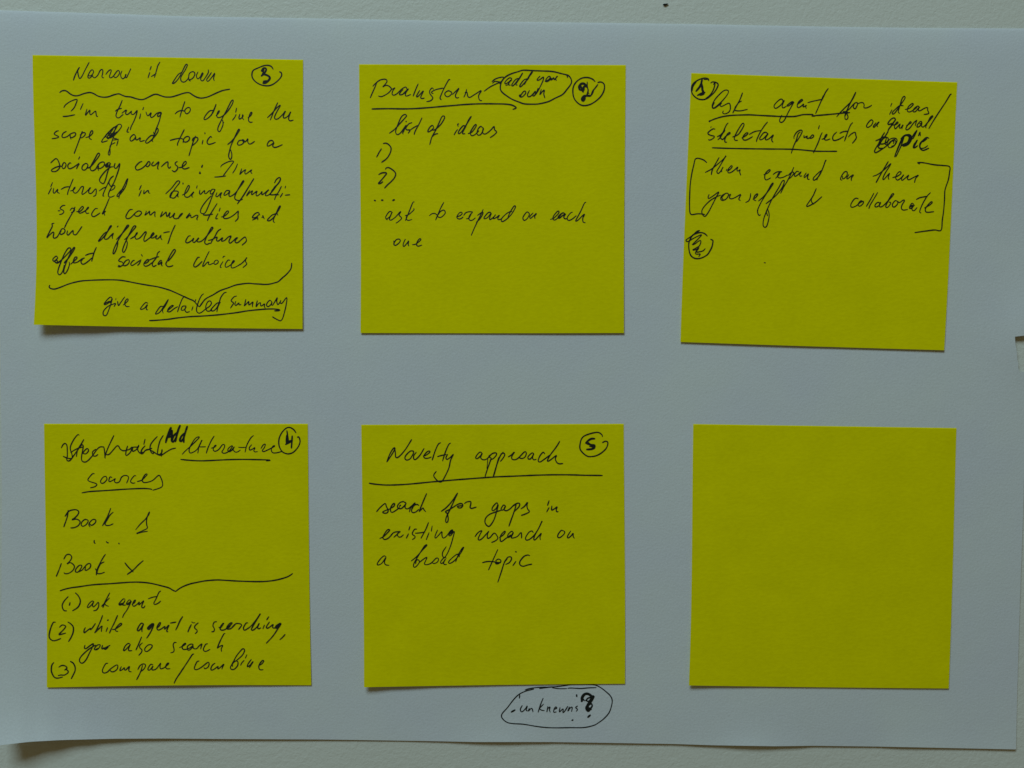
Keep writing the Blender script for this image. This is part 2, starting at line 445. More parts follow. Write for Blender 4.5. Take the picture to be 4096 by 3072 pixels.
# ------------------------------------------------------------------ handwriting
INK = r'''
# note part ; frames "ox oy:" ; strokes separated by ;
@3 heading
>120 230
w6.5 695 362 715 300 745 235 790 155; w5 770 185 765 240 780 310 798 335 830 300 880 200 945 78
935 290 975 290 1015 240 1005 200 975 205 940 260 925 310 945 330 980 310 1000 285 1010 315 1040 322 1085 280 1120 210 1150 190 1165 210 1160 260 1150 300 1165 325 1180 322
1212 270 1250 220 1285 195 1300 210 1280 270 1270 310 1290 325 1330 300 1400 210 1430 225 1425 265 1390 310 1355 320 1340 290
1470 215 1450 270 1460 320 1490 340 1525 300 1535 260 1525 300 1540 325 1570 270 1612 178
1888 325 1915 237; 1918 200 1940 140
1990 320 2025 200 2045 130 2078 72; 1940 305 2018 255
>673 230
215 235 160 270 90 370 65 415 100 405 160 340 220 230 275 120 300 108 305 125 270 200 225 270 200 320 205 370 240 393 280 378 320 330 335 260 370 230 410 230 425 265 400 320 360 350 325 345 330 300; 325 340 335 365 355 375
475 230 450 290 470 340 510 310 545 245 555 260 520 330 525 365 555 370 600 310 640 240 640 195
690 240 650 300 615 350 625 380 650 370 700 310 745 250 725 330 735 370
@3 circled_number
>673 230
w6 1677 185 1650 145 1600 125 1530 130 1440 165 1360 205 1338 270 1350 330 1400 390 1480 435 1570 452 1650 440 1730 390 1790 330 1815 280 1805 240 1778 228
w9 1490 215 1520 175 1550 168 1568 190 1550 230 1520 262; w7 1500 225 1535 195; w10 1490 295 1520 270 1560 275 1610 300 1625 330 1600 370 1560 400 1515 408; w8 1520 380 1590 372; w9 1500 290 1530 230
@3 wavy_underline
>120 230
w6 475 562 500 538 545 527 590 540 640 580 690 605 740 612 790 603 850 580 920 562 970 560 1020 578 1080 612 1140 630 1200 634 1260 625 1330 600 1390 583 1430 582 1470 600 1530 622 1610 630 1680 652 1740 668 1790 672 1840 660 1920 620 1980 592 2030 588 2080 605 2150 628 2212 632 2272 628 2352 605 2452 572 2522 560 2562 570 2612 605 2672 635 2732 648 2792 642 2862 622 2932 590 3022 550 3092 525 3197 505
@3 text_line
>120 390
540 160 570 115 650 60 750 30 730 110 700 170 655 217; w6 527 302 600 298 718 275
w5 848 95 805 190
910 185 885 285 930 230 960 200 955 250 970 275 1010 245 1050 215 1055 250 1065 300 1082 300
1475 42 1440 130 1390 230 1375 290 1395 322 1430 320 1465 290 1490 270; 1365 218 1400 190 1465 172
1470 250 1520 210 1545 200 1530 240 1535 268 1570 265 1625 215 1615 255 1650 270 1685 240 1715 205 1695 290 1660 380 1620 460 1603 518
1770 260 1752 340; 1818 155 1803 195
1855 230 1870 275 1890 290 1940 240 1925 290 1940 318 1980 300 2030 250 2090 235 2100 260 2060 300 2040 300 2050 260 2090 250 2075 350 2040 450 2000 545
>673 390
265 62 235 150 205 240 185 315; 108 262 150 225 210 207 260 215 270 190 310 160 345 165 352 200 330 240 295 260 270 240 265 215
715 205 660 215 600 280 570 340 590 352 640 325 700 260 740 180 765 102 755 130 720 210 685 290
765 290 800 250 820 210 800 220 775 280 790 318 830 315 890 280 960 205 1020 110 1040 50 1030 38 1000 70 940 190 880 300 830 400 795 480 795 530 820 545 845 510 875 430 870 360 ; 870 385 888 400
1085 270 1060 320 1025 362; 1092 168 1078 235
1145 265 1130 320 1145 345 1195 300 1190 270 1185 320 1205 352
1275 325 1320 285 1340 240 1318 240 1290 310 1285 370 1310 395 1345 392
1750 82 1700 190 1660 290 1632 358; 1585 322 1660 250 1740 160 1795 122 1740 220 1700 310 1715 345 1760 335 1830 270 1875 212 1850 270 1840 320 1870 325 1920 290 1950 240 1960 225 1935 290 1925 345 1950 372 2000 360
@3 text_line
>120 390
455 530 420 540 385 580 420 605 460 625 430 645 350 658
580 540 530 570 510 620 530 640 590 625 650 580 700 562 730 570 720 610 670 640 640 625 645 600; 640 630 655 665
835 540 800 640 760 750 705 895; 800 600 850 560 885 570 870 610 830 640 800 645
890 640 950 620 1000 570 1000 530 975 540 950 600 950 650 985 672
w4.4 1240 690 1150 715 1150 690 1190 630 1280 530 1370 460 1430 425 1465 450 1440 500 1390 560 1330 620 1260 640 1215 630 1220 590 1270 570 1310 580 1300 620 1250 660 1230 650; 1190 640 1250 560 1340 470; 1210 600 1290 520 1360 470 1390 460; 1375 460 1350 540 1340 610 1310 700 1280 800 1250 900 1270 920 1280 880 1280 780 1310 740; 1250 650 1330 560 1400 450; 1290 650 1370 560 1400 545; 1240 610 1310 590 1360 580 1330 640 1390 660 1390 670; 1310 745 1360 720; 1410 680 1385 770; 1330 680 1415 665; 1230 630 1330 500
w5 1578 470 1550 545 1580 552
1690 620 1660 590 1610 630 1600 680 1625 695 1670 660 1690 625 1690 670 1720 672 1765 640 1755 690 1775 700 1830 685
1975 550 1985 600 1930 610 1860 680 1850 720 1880 725 1940 680 2010 600 2050 530 2035 490 2000 560 1970 640 1950 690 1965 700
>673 390
255 512 220 580 180 660 150 730 145 765; 28 685 100 665 190 650 240 665 270 635 310 620 340 640 330 680 290 710 250 705 245 670; 240 680 235 720
435 615 400 700 360 830 330 930; 380 690 400 650 450 635 475 660 450 710 385 770
555 680 540 745; 583 560 592 572 580 578
695 640 680 620 640 660 620 710 640 745 690 740 755 715
950 750 1020 690 1090 600 1140 520 1130 505 1110 530 1060 640 1010 750 985 830 965 930 985 985 1010 970 1015 900 995 830
1180 680 1130 690 1105 740 1130 760 1180 745 1215 700 1200 675 1180 680 1210 705 1240 700 1275 655 1270 700 1285 735 1320 740 1380 700
1690 720 1660 685 1610 700 1580 760 1600 775 1650 750 1690 720 1670 770 1690 795 1740 790 1825 752
@3 text_line
>120 600
330 205 370 165 415 135 450 170 475 250 460 300 410 340 350 340 345 315 400 280 480 255 510 265; 510 265 530 210 555 200 575 230 560 280 525 295 510 265
655 215 640 200 605 240 610 285 640 297 700 270 785 212 760 260 742 298; 795 105 775 145
880 215 840 250 830 300 860 320 900 300 925 240 905 215 880 215
900 290 960 270 1040 180 1110 80 1105 50 1080 60 1030 150 970 260 965 310 1000 330 1050 300 1100 220 1150 190 1190 200 1180 250 1130 290 1095 290 1095 250; 1080 290 1095 325
1270 195 1230 215 1205 250 1220 272 1265 250 1285 200 1270 270 1240 350 1210 460 1180 530 1150 530 1110 490 1130 430 1200 340 1280 275 1330 265; w7 1215 260 1250 225
w5 1360 210 1345 260 1360 290 1390 280 1435 212 1420 300 1380 420 1340 520 1300 580 1270 550 1260 510 1290 450 1335 412
1790 180 1745 200 1690 260 1690 300 1720 318 1790 290 1860 230 1890 185 1915 190 1915 230 1880 265 1855 250 1865 210; 1975 185 1945 230 1960 250 2000 240 2060 185 2045 250 2040 300 2055 300
2100 265 2160 210 2200 185 2208 200 2205 260 2225 290 2250 265
>673 600
145 180 115 200 110 230 150 265 140 310 100 345 60 325; 170 280 220 270 280 220 285 185 260 185 225 240 230 290 270 300 335 278
w7 548 240 532 275; 505 348 512 375 495 368
w5 840 275 850 250 900 215 980 182 1045 182 1000 250 940 330 880 410; w6 742 433 820 428 918 415
w5 1108 222 1075 300 1030 370
1175 300 1155 360 1145 392 1185 350 1240 310 1225 350 1235 385 1270 365 1335 315 1320 350 1340 378
@3 text_line
>120 600
345 605 320 650 293 705; 360 520 330 590
380 610 370 670 390 690 445 625 435 670 470 692
690 462 650 560 610 660 598 715; 495 630 560 595 640 585
645 655 690 640 725 595 700 610 690 660 720 690 760 670 820 590 855 588 845 640 830 690 840 710 900 670 970 595 940 650 945 690 985 690 1050 620 1060 660 1050 720 1015 742
1255 510 1220 590 1180 680 1165 735 1185 735; 1105 655 1160 615 1215 590
1290 650 1340 620 1360 580 1330 565 1290 620 1255 700 1260 745 1300 752 1350 730
1490 620 1440 660 1390 730 1400 745 1440 710 1520 600 1565 462 1545 480 1500 580 1440 690 1420 775
1780 645 1740 740; 1780 565 1748 635; 1825 640 1820 700 1870 655 1895 648 1895 680 1920 692
2170 700 2212 660 2272 600 2352 500 2392 500 2387 530 2332 600 2272 690 2242 760
>673 600
30 765 25 735 60 670 110 655 160 665 150 700 110 755 80 770 40 760; 160 670 150 740 165 750; w7 235 525 235 545
w5 225 720 290 680 335 600 330 565 310 580 265 680 265 740 300 755 340 740 410 665 385 710 375 740 395 755; 462 570 452 612
505 640 500 695 520 705 580 645 580 690 605 695 655 650 670 650
745 628 700 630 670 680 690 705 730 670 750 625 715 710 680 800 640 900 595 995 550 1018 512 985 545 900 620 800 690 730
780 680 760 735 785 745 840 690 855 680 830 740 845 768
985 650 930 650 890 710 900 725 950 700 985 655 970 720 990 742 1060 700 1140 600 1210 500 1200 490 1170 530 1100 660 1065 740 1070 785 1110 805 1150 803 1190 785
w6 1368 458 1280 600 1200 730 1150 800 1105 862
w5 1305 645 1275 690 1250 735 1300 685 1350 650 1330 700 1345 712 1420 655 1405 700 1415 735 1470 700 1500 660 1495 715 1540 690 1610 630 1570 680 1555 730 1610 715 1680 640 1730 570 1700 590 1640 690 1640 715 1690 715 1750 700
w6 1700 525 1730 470 1775 440 1795 460 1770 520 1700 600 1650 660
w5 1810 580 1770 660 1720 740 1700 795; 1620 715 1700 715 1770 715
1830 690 1790 755; 1878 575 1868 610; w6 1870 722 1945 715
@3 text_line
>120 800
560 85 520 90 480 135 530 165 540 190 515 220 470 232; 448 172 480 170
720 110 690 180 640 270 590 360 550 445; 640 165 670 130 710 140 700 180 660 200
745 185 800 180 850 130 850 105 825 108 775 175 795 210 850 190 910 150 940 115 920 120 890 180 905 212 940 208
1080 135 1040 140 990 210 990 250 1020 265 1070 240 1120 205
1270 -30 1255 0 1210 110 1160 210 1155 225 1210 170 1185 210 1195 245
1640 150 1590 160 1540 240 1535 280 1560 298 1610 280 1680 210 1730 175 1775 185 1780 215 1740 255 1690 255 1670 230 1690 200
1860 175 1850 215 1835 245 1890 200 1915 175 1910 215 1925 240 1960 210 2000 185 1995 235 2000 268
2120 185 2100 230 2085 270 2150 215 2180 190 2180 220 2192 265 2242 195 2227 250 2232 280 2272 260 2317 205 2292 270 2322 298 2362 290 2412 250 2442 210 2407 230 2382 270 2377 298
>673 800
345 208 300 265 290 292 340 245 360 240 360 275 390 275 440 245 475 250 455 300 465 318
780 55 720 150 660 250 625 330; w6 560 237 620 240 710 225
w5 795 215 765 270 760 300 790 295; 830 125 812 180
850 270 900 255 960 200 960 175 935 180 890 240 885 285 930 295 1000 270 1070 220 1120 175 1115 230 1115 290 1070 342
1465 240 1440 200 1390 215 1345 270 1355 285 1410 270 1460 220; 1345 320 1390 300 1430 280 1430 315
1495 280 1515 265 1510 240 1525 280 1535 300
1720 220 1660 240 1590 310 1590 330 1630 325 1690 270 1760 170 1795 95 1775 105 1730 200 1690 290 1680 340 1700 358; 1750 240 1740 215 1700 220
@3 text_line
>120 800
385 370 350 380 355 420 310 510 265 605 320 550 370 510 380 530 370 590 390 610 440 580 500 470 540 460 560 490 540 530 490 550 480 520 500 490
600 490 590 540 610 560 660 510 690 485 690 540 730 555 770 510 830 422
1240 500 1180 540 1110 630 1092 662 1140 630 1200 560 1270 460 1305 410 1280 420 1240 500 1190 600 1200 625 1240 620 1290 570 1335 530 1315 580 1320 615; 1410 412 1392 432
1380 630 1440 570 1520 480 1580 410 1560 400 1530 440 1470 540 1410 640 1350 760 1325 850 1345 855 1385 770 1405 680 1400 665
1510 630 1540 610 1600 540 1690 430 1680 410 1650 430 1600 520 1540 640 1490 760 1480 820 1500 835 1535 780 1555 700 1550 655
1605 620 1670 580 1720 525 1700 530 1680 590 1700 625 1760 600 1840 510 1860 520 1830 590 1820 640 1835 660 1880 630 1950 575 1985 535 1965 525 1930 580 1940 605 1980 600 2030 560 2010 610 2040 620 2080 580 2095 560 2090 600 2110 635
2135 525 2170 515 2232 505; 2322 400 2262 530 2212 680 2200 695
>673 800
355 570 320 580 280 650 285 680 320 680 375 645 410 605 390 660 420 675 490 600 460 650 480 670 540 650 610 580 700 470 715 440 690 440 640 530 590 640 585 690 620 708 660 690 680 690
840 462 790 500 740 590 700 650 680 695; 640 645 700 630 780 590 770 640 800 655 870 600 850 655 900 645 960 590 1005 575 985 620 970 660 985 690 1030 660 1080 610 1110 600 1075 640 1070 675 1110 680 1170 630 1225 590 1245 620 1245 660 1180 722
@3 text_line
>120 800
440 920 420 895 370 935 365 970 385 975 420 950 445 920; 380 985 430 960 435 995 400 1000; 370 970 400 990 430 1010 480 985
430 1005 500 960 590 870 650 800 640 765 600 780 540 880 490 1000 450 1110 445 1170 475 1195 515 1150 540 1080 545 1040; 545 1000 620 920 700 800 715 755 690 770 640 860 590 970 545 1100 540 1160 560 1175 600 1120 630 1030 625 990; 545 1010 590 985
650 1025 700 980 750 930 745 910 715 920 690 980 700 1005 760 990 830 940 870 925 ; 850 935 815 980 830 1020 870 1020 940 970 985 925; 1060 755 1020 850 985 980; 885 885 930 865 1015 845
1525 910 1470 910 1415 970 1470 990 1490 1030 1440 1065 1405 1065; 1410 1045 1440 1050; 1580 950 1530 970 1490 1030 1510 1050 1560 1030 1590 980 1575 950; 1670 965 1645 970 1610 1020 1630 1045 1680 1020 1755 965; 1775 950 1750 1010 1720 1045; 1780 870 1795 895
1820 1020 1870 1000 1900 965 1880 950 1830 1000 1820 1040 1850 1058 1900 1040 1950 1000; 2075 818 2040 850 2020 920 1960 1000 1960 1050 1980 1062 2020 1040; 1900 960 2000 920 2060 905; 2105 965 2080 970 2045 1020 2060 1030 2110 985 2100 1030 2115 1052
2212 975 2272 900 2322 820 2317 790 2292 800 2242 880 2202 960 2172 1020 2202 1062 2252 1060 2287 1045
>673 800
500 915 470 920 420 1000 405 1050 430 1070 480 1040 540 980
655 820 600 930 550 1050 570 1055 620 1000 650 990 640 1020 660 1035 720 1010; 780 960 750 970 730 1010 750 1030 790 1010 800 980 780 960; 875 985 835 1050 835 1080 850 1080; 908 898 880 905 875 925
985 965 960 960 920 1010 910 1060 930 1075 980 1050 1040 1000 1060 975 1040 970 1010 1030 1010 1080 1040 1085 1100 1060 1160 1020; 1140 1040 1200 990 1260 920 1250 925 1235 980 1255 1025 1195 1080
@3 curly_brace
>120 1040
w6 318 400 305 430 330 455 380 465 430 455 500 430 600 390 700 360 820 335 950 325 1120 318 1300 316 1430 322 1540 338 1700 370 1880 402 2050 430 2212 475 2312 515 2432 570 2542 620 2612 650 2652 690 2692 735 2715 745
>673 1040
1975 50 1970 110 1950 160 1890 230 1820 290 1760 345 1700 365 1620 385 1540 390 1470 385 1370 380 1290 372 1200 380 1080 400 970 440 830 490 720 555 600 620 540 690 500 750
@3 text_line
>120 1040
1310 600 1280 595 1230 640 1185 700 1200 715 1250 690 1310 640 1310 610 1300 680 1270 770 1230 870 1200 892 1170 870 1180 810 1250 740 1330 705 1370 695 1345 745; 1190 700 1270 660 1290 690; w4 1375 612 1372 640
w5 1400 660 1415 730 1450 680 1515 590; 1490 720 1540 680 1570 640 1560 620 1535 640 1515 690 1530 735 1560 745 1590 742
1885 690 1850 680 1800 730 1765 780 1780 790 1830 770 1880 710 1860 760 1865 795 1885 795
2130 740 2080 750 2010 850 2020 865 2080 830 2140 740 2212 630; 2212 635 2160 740 2120 800 2130 850
>673 1040
-20 825 0 800 60 750 85 730 60 725 20 755 -10 800 0 830 40 820 90 780 150 745; 270 580 230 610 190 700 160 790 148 828
285 735 230 740 205 790 220 805 260 790 290 740 265 790 290 835 340 825; 395 745 375 805; 440 630 430 665
565 540 530 570 490 650 455 760 455 820 490 850 540 830 600 780 660 740 690 690 670 655 630 670 600 740 610 800 640 820 700 800; 835 680 780 690 700 770 680 805 720 815 770 770 810 690 840 600 890 530 930 515; 830 670 790 760 778 828
1095 575 1050 590 1005 650 1040 680 1040 700 1010 745 995 770; 1080 660 1065 710 1085 725 1130 685 1130 715 1165 712; 1240 630 1225 700 1215 735 1260 690 1290 660 1285 710 1300 715 1355 670 1345 720 1350 750; 1425 650 1410 710 1405 750 1440 700 1475 680 1475 720 1490 735 1540 700 1535 740 1550 765
1650 660 1620 645 1575 700 1580 740 1610 740 1650 700 1660 665 1650 700 1665 725 1700 675 1745 600 1735 650 1745 705 1760 710 1800 655
1800 645 1790 680 1820 690 1895 600 1885 720 1860 830 1830 930 1800 970 1770 965 1720 940 1665 908
@3 underline
>120 1040
w6 1910 968 2000 965 2212 947 2362 925 2562 905 2712 898 2912 885 3112 865 3312 840 3462 815 3612 798 3762 785 3892 782 3962 790 3997 800 3972 810 3912 812
@2 heading
>1440 270
270 235 240 310 195 410 163 485; 205 300 240 260 310 205 370 187 415 190 432 220 400 270 360 310 410 285 450 290 490 320 500 350 460 400 400 440 340 465 295 455; 500 350 540 335 560 320 520 380 515 430 550 440 600 410 660 350 720 312 745 325 750 370 710 410 660 435 630 430 650 390 690 350; 680 430 740 370 775 340 735 400 725 445 750 455 810 430
w5.5 930 260 895 340 850 455; w5 955 365 910 440 905 470 940 450 1015 370 980 450 970 485 1000 495 1028 487
1175 345 1155 325 1120 360 1115 410 1150 460 1165 490 1130 530 1065 545; 1170 415 1145 405 1150 385 1220 350 1330 328; 1440 195 1420 195 1360 300 1300 430 1280 490 1300 515
1450 390 1420 370 1375 390 1355 425 1385 465 1430 455 1470 410 1450 380; 1480 430 1540 370 1585 330 1530 430 1530 470 1550 487 1580 478
1705 350 1690 410 1660 475; 1680 400 1705 390 1715 410 1725 460 1760 475 1850 420 1940 368 1900 440 1900 490 1920 525 1950 528
@2 arrow
>1440 270
1985 378 2080 310 2180 260 2220 245 2260 235
>1980 260
-40 290 0 260 70 270 105 265; -50 265 0 225 70 200 140 195 110 250 75 300
@2 speech_bubble
>1980 260
w6 1160 200 1155 175 1140 155 1090 143 1020 125 950 108 870 98 780 95 700 92 600 88 450 82 370 105 270 135 180 180 120 240 90 310 85 380 110 430 170 480 270 545 380 590 470 620 590 625 700 620 850 585 960 530 1080 470 1150 390 1210 310 1225 255 1205 200 1170 165 1130 150
w5 260 250 265 215 230 205 180 245 155 285 170 300 220 270 260 235 225 280 215 315 245 320; 390 210 330 230 270 310 275 335 310 310 380 220 445 120 400 200 340 290 340 320 355 318; 170 325 205 315
w5 520 215 460 240 400 320 400 350 440 320 520 220 600 110 580 120 530 200 470 310; w4.5 500 255 545 200
w5 720 175 680 220 675 245 720 230 775 190 770 240 740 310 700 390 660 460; 800 260 850 240 885 195 860 180 815 230 815 265 860 250 900 200 890 240 930 220
400 470 420 500 385 480 400 510 440 505 490 450 480 415 450 430 400 500; 550 405 520 470 530 505 580 490 650 410 605 480 620 495 660 450 690 370; w6 640 465 660 430; w5 740 390 715 475 760 420 790 400 780 460 797 525
895 240 940 200 950 235 1000 172 970 215 980 245
@2 circled_number
>1980 260
w6 1600 262 1560 225 1490 200 1400 205 1320 250 1265 320 1245 400 1255 500 1290 570 1350 625 1420 648 1520 630 1620 570 1700 490 1745 400 1750 320 1720 280 1680 270 1645 280
w11 1350 390 1350 340 1380 300 1430 300 1445 335 1420 350 1415 390 1400 420; w10 1360 400 1400 400 1410 430; w9 1370 330 1385 370 1380 400; w10 1450 310 1465 350; w6 1475 270 1475 340 1490 400 1480 450 1470 490 1530 490 1560 420 1600 370 1645 310; w6 1490 440 1505 455; w10 1530 490 1470 490 1420 500 1390 545 1410 570 1430 540 1440 510; w7 1550 470 1580 390
@2 underline
>1440 270
w6 190 662 340 658 500 657 700 660 880 655 1100 640 1300 622 1500 605 1650 592 1830 582 2000 578 2180 580 2300 582 2400 592 2460 612 2500 640 2480 655 2445 668
@2 text_line
>1440 460
470 290 560 220 660 110 740 20 740 0 710 -10 660 30 610 140 570 250 580 300 610 310 660 270 740 160 700 250 680 290 690 300; w7 735 105 740 100
w5 830 120 780 140 735 200 745 235 800 240 770 290; 800 240 850 205 920 165; 990 45 940 150 885 250 865 310
1180 200 1160 165 1120 190 1085 250 1090 270 1140 245 1180 200; 1130 240 1200 230 1290 150 1350 50 1345 15 1310 25 1270 110 1210 240 1150 350 1115 470; 1150 350 1190 310 1245 295
1560 230 1530 270 1505 315; 1580 140 1560 145 1570 180; 1690 180 1650 170 1590 240 1570 290 1600 290 1650 230 1720 120 1780 20 1740 70 1690 180 1640 280 1650 300 1680 295; 1730 295 1790 270 1850 190 1860 150 1830 165 1770 260 1765 300 1790 328 1840 310 1900 250
1960 200 1930 180 1890 220 1870 290 1890 320 1930 310 1965 250 1975 200 1960 270 1980 300 2020 295 2090 240 2145 180 2150 230 2185 270 2140 320 2080 360
@2 text_line
>1440 460
w5.5 342 538 300 605 265 672; 370 455 410 448 450 465 490 510 495 560 470 630 420 700 345 755
@2 text_line
>1440 640
w5.5 298 232 340 208 390 200 425 210 390 260 340 320 290 375 330 370 365 345; 405 145 420 125 460 120 520 155 560 195 570 230 545 290 490 350 440 395 392 447
@2 text_line
>1440 640
w8 228 644 248 648; 342 641 366 640; 523 645 550 633
@2 text_line
>1500 800
270 190 230 185 180 250 170 290 190 300 240 260 275 190 240 270 230 310 260 320 330 270 390 200 415 185 385 240 425 290 380 340 335 370; 180 310 200 315
630 30 605 40 560 150 520 250 485 330; 480 250 540 230 600 180 625 150 620 135; 510 240 500 300 530 325 590 312
870 250 910 220 960 215 1000 240 1040 190 1090 160 1120 180 1120 215 1080 260 1040 280 1000 260 1010 220; 1100 38 1060 110 1010 220 970 320
1305 270 1360 250 1395 215 1380 195 1345 210 1310 270 1330 300 1370 300 1410 270
1420 245 1450 205 1500 188 1560 188; 1560 195 1520 240 1500 290 1520 325 1560 320 1605 285; 1460 300 1500 290 1540 220
1730 150 1690 240 1640 340 1580 470 1540 565; 1640 245 1690 210 1725 190 1720 230 1680 300 1620 355
>1900 800
265 225 240 195 200 210 145 280 150 300 200 280 255 215 235 280 240 315 300 270 330 230 295 280 290 300 340 280 390 240 365 290 375 315 425 300
590 185 560 185 500 220 430 290 420 330 440 345 500 310 580 230 645 120 635 90 600 130 550 220 520 300
870 220 840 190 810 210 770 270 770 310 795 325 840 290 870 230 860 200; 930 205 880 260 885 295 940 250 985 210 955 260 960 295
1205 310 1260 290 1330 220 1345 185 1320 180 1260 250 1245 300 1275 320 1320 290 1380 230; w6 1440 220 1410 205 1360 235 1330 275 1350 290 1400 250 1450 220 1420 270 1440 300 1475 295
w5 1560 195 1530 205 1480 270 1480 315 1510 325 1560 300 1620 250; 1775 35 1750 50 1690 180 1620 310 1610 340 1650 320 1720 250 1755 225 1725 290 1730 350 1765 363
@2 text_line
>1500 800
w5.5 300 655 305 690 300 710 330 725 380 690 405 650 385 625 340 635 300 690; w5 485 625 455 690 450 735 470 738 520 680 540 650 530 700 540 735; 598 715 650 705 710 660 735 630 715 618 680 660 665 715 690 738 750 720
@1 circled_number
>2740 300
w6 380 90 370 60 310 48 220 75 140 130 105 200 110 280 150 340 220 385 310 390 390 350 480 260 530 160 500 120 440 110 412 128; w5 380 70 300 70; w5 190 95 130 180 115 250; w5.5 455 150 470 130 480 140 460 220 430 280 390 330 330 375
w10 275 70 262 130 275 190 280 240 300 280; w9 265 120 240 180 210 220 175 260; w9 200 325 240 305 290 285 300 300 240 320; w6 320 275 270 320; w8 250 170 280 170
@1 heading
>2740 300
690 290 695 255 670 240 620 250 550 310 480 390 435 480 440 525 460 530 560 450 650 350 690 290; 470 440 440 505 470 530 530 490 590 440 560 480 590 500 700 450 725 500 720 560 690 600 640 620 605 610 605 590 615 575
w5.5 920 285 880 390 820 500 765 605; w5 905 415 860 440 820 490; 810 495 795 550 820 570 900 570 1000 548
1565 430 1560 395 1530 385 1470 430 1425 490 1440 530 1480 520 1540 470 1590 400 1555 490 1570 525 1620 500
1740 430 1710 425 1660 460 1630 490 1660 490 1740 430 1720 470 1650 600 1590 720 1540 758 1512 725 1550 640; w7 1720 430 1690 470
w5 1800 470 1860 420 1885 400 1860 390 1810 440 1795 500 1820 520 1880 480 1900 460 1890 510 1950 480 1930 500 1940 535; 1965 440 2040 420 2180 390
w5 2190 390 2150 480 2090 615; 2212 330 2160 460
>3293 330
w6 80 95 40 150 0 230 -30 290
w6.5 520 155 480 240 420 350 375 460 345 540; w5 215 548 280 470 390 360 440 310; 345 540 350 580 370 592 390 575 395 540 370 480 360 465 420 420 490 340 530 320 550 330 540 370 510 420 480 390 500 330; 550 340 600 320 640 325 655 360 650 400 690 405 740 385 775 362
1100 328 1085 360 1080 380; 1100 435 1060 510; 1280 370 1220 370 1150 430 1105 480 1110 505 1150 480 1220 380 1290 280 1310 240 1295 220 1260 260 1220 390 1200 470 1225 492
1310 430 1380 410 1440 350 1420 335 1360 390 1345 450 1380 470 1440 440 1500 395
1545 400 1510 375 1450 420 1440 465 1480 460 1530 400 1520 440 1550 450 1620 410 1670 400 1670 440 1690 490 1650 505 1610 508
w5.5 2050 185 2030 195 1960 310 1860 460 1770 600 1690 735
@1 underline
>2740 300
w8 385 742 405 730; w6 395 735 480 700 600 665 740 645 900 638 1040 636 1200 645 1400 655 1550 662 1740 662 1830 645 1900 632 2050 630; w7 2030 655 2080 655; w6 2030 655 2120 645 2220 637 2400 620 2520 607 2635 600; 2530 585 2600 588
@1 text_line
>3293 330
800 620 770 595 720 640 690 700 720 715 770 680 800 620; 845 640 800 700 815 715 860 660 895 625 860 680 870 705
w6 1110 650 1050 670 1035 650 1080 590 1130 565 1155 590 1130 630 1090 690 1050 740 1030 790; w5 1110 680 1160 670 1200 640 1180 630 1140 690 1150 740 1180 715 1230 660 1215 710 1235 730 1280 670 1260 720 1260 740
1330 690 1380 660 1410 640 1390 625 1350 680 1320 740 1345 755 1390 720 1450 640 1500 600 1490 620 1470 690;
1540 660 1580 640 1555 620 1510 670 1500 710 1540 700 1580 650 1570 690 1600 710 1660 650 1720 580 1755 540 1745 530 1710 560 1670 640 1640 700 1645 725
@1 text_line
>2740 470
480 185 450 180 400 210 365 250 400 280 470 300 440 340 390 360 375 350; w4 420 145 410 158
w5 690 85 660 120 610 230 570 310 525 355; 515 305 580 270 630 220 635 190 610 230 560 300 600 350 650 300 720 255 715 235 680 260 640 340 640 390 668 392
760 310 850 270 920 170 945 110 925 90 890 130 830 230 790 320 800 360 842 364; 910 325 970 290 1010 250 980 245 930 300 930 350 970 360 1020 340 1080 305
1320 70 1270 130 1200 240 1150 350 1143 385; 1030 268 1110 225 1210 205; 1330 260 1290 235 1250 250 1195 330 1210 355 1260 330 1330 255 1290 320 1290 355 1340 340 1415 275 1390 330 1390 370 1408 392
1745 335 1745 300 1790 230 1850 200 1875 215 1860 260 1820 330 1785 385; 1845 230 1810 260 1780 360 1740 450 1700 570
1905 285 1905 320 1960 295 1945 330 1990 325 2040 275 2060 300 2020 330 1985 325; 2195 240 2170 290 2130 400 2055 562; 2150 125 2135 180
2190 345 2230 335 2260 300
>3293 330
-10 905 40 870 60 825 30 850 20 905 50 920 110 900; w5 215 790 165 840 150 890 170 925 240 910 330 860; 470 640 430 690 380 820 340 935; 265 810 320 785 400 775; 400 870 450 820 510 795 520 840 530 880 500 930 465 970
@1 text_line
>3293 330
w5.2 1040 780 980 870 900 960 840 1050 820 1100 840 1120 900 1090 990 1030 1050 980; 840 930 900 905 970 870 1040 890 1020 950 960 980 900 980; w6 980 800 920 900 880 1010 900 1050 960 1050; w5 1000 880 960 900 920 960 900 1010; 1020 1010 1030 950 1080 900 1150 890 1180 920 1160 980 1110 1030 1050 1040 1040 990 1080 940 1130 940 1120 980; 1060 960 1120 920 1160 940 1140 1000 1090 1020; w6 1040 1000 1100 930 1150 910; 1010 890 990 980 1030 1000
w5.6 1340 830 1280 860 1230 960 1180 1080 1140 1190; 1240 900 1290 860 1250 1000 1200 1110 1160 1190; 1170 1120 1220 1000 1280 880; w9 1320 840 1380 840 1410 880 1390 940 1350 990 1280 1020; w9 1280 870 1330 840 1380 870 1370 930 1340 970 1290 990 1260 1010; w6 1500 760 1470 800 1410 890; 1500 770 1440 890 1410 900
w6 1510 920 1460 980 1440 1040 1470 1040 1510 1010; w8 1500 925 1450 1030; w5 1545 790 1520 855; 1548 790 1555 855; 1530 850 1555 800
w6 1690 890 1650 880 1600 920 1545 980 1550 1050 1600 1085 1690 1050; w5.5 1650 880 1590 930 1550 1000 1560 1050 1620 1045 1670 1010; 1660 900 1590 950
@1 underline
>2740 470
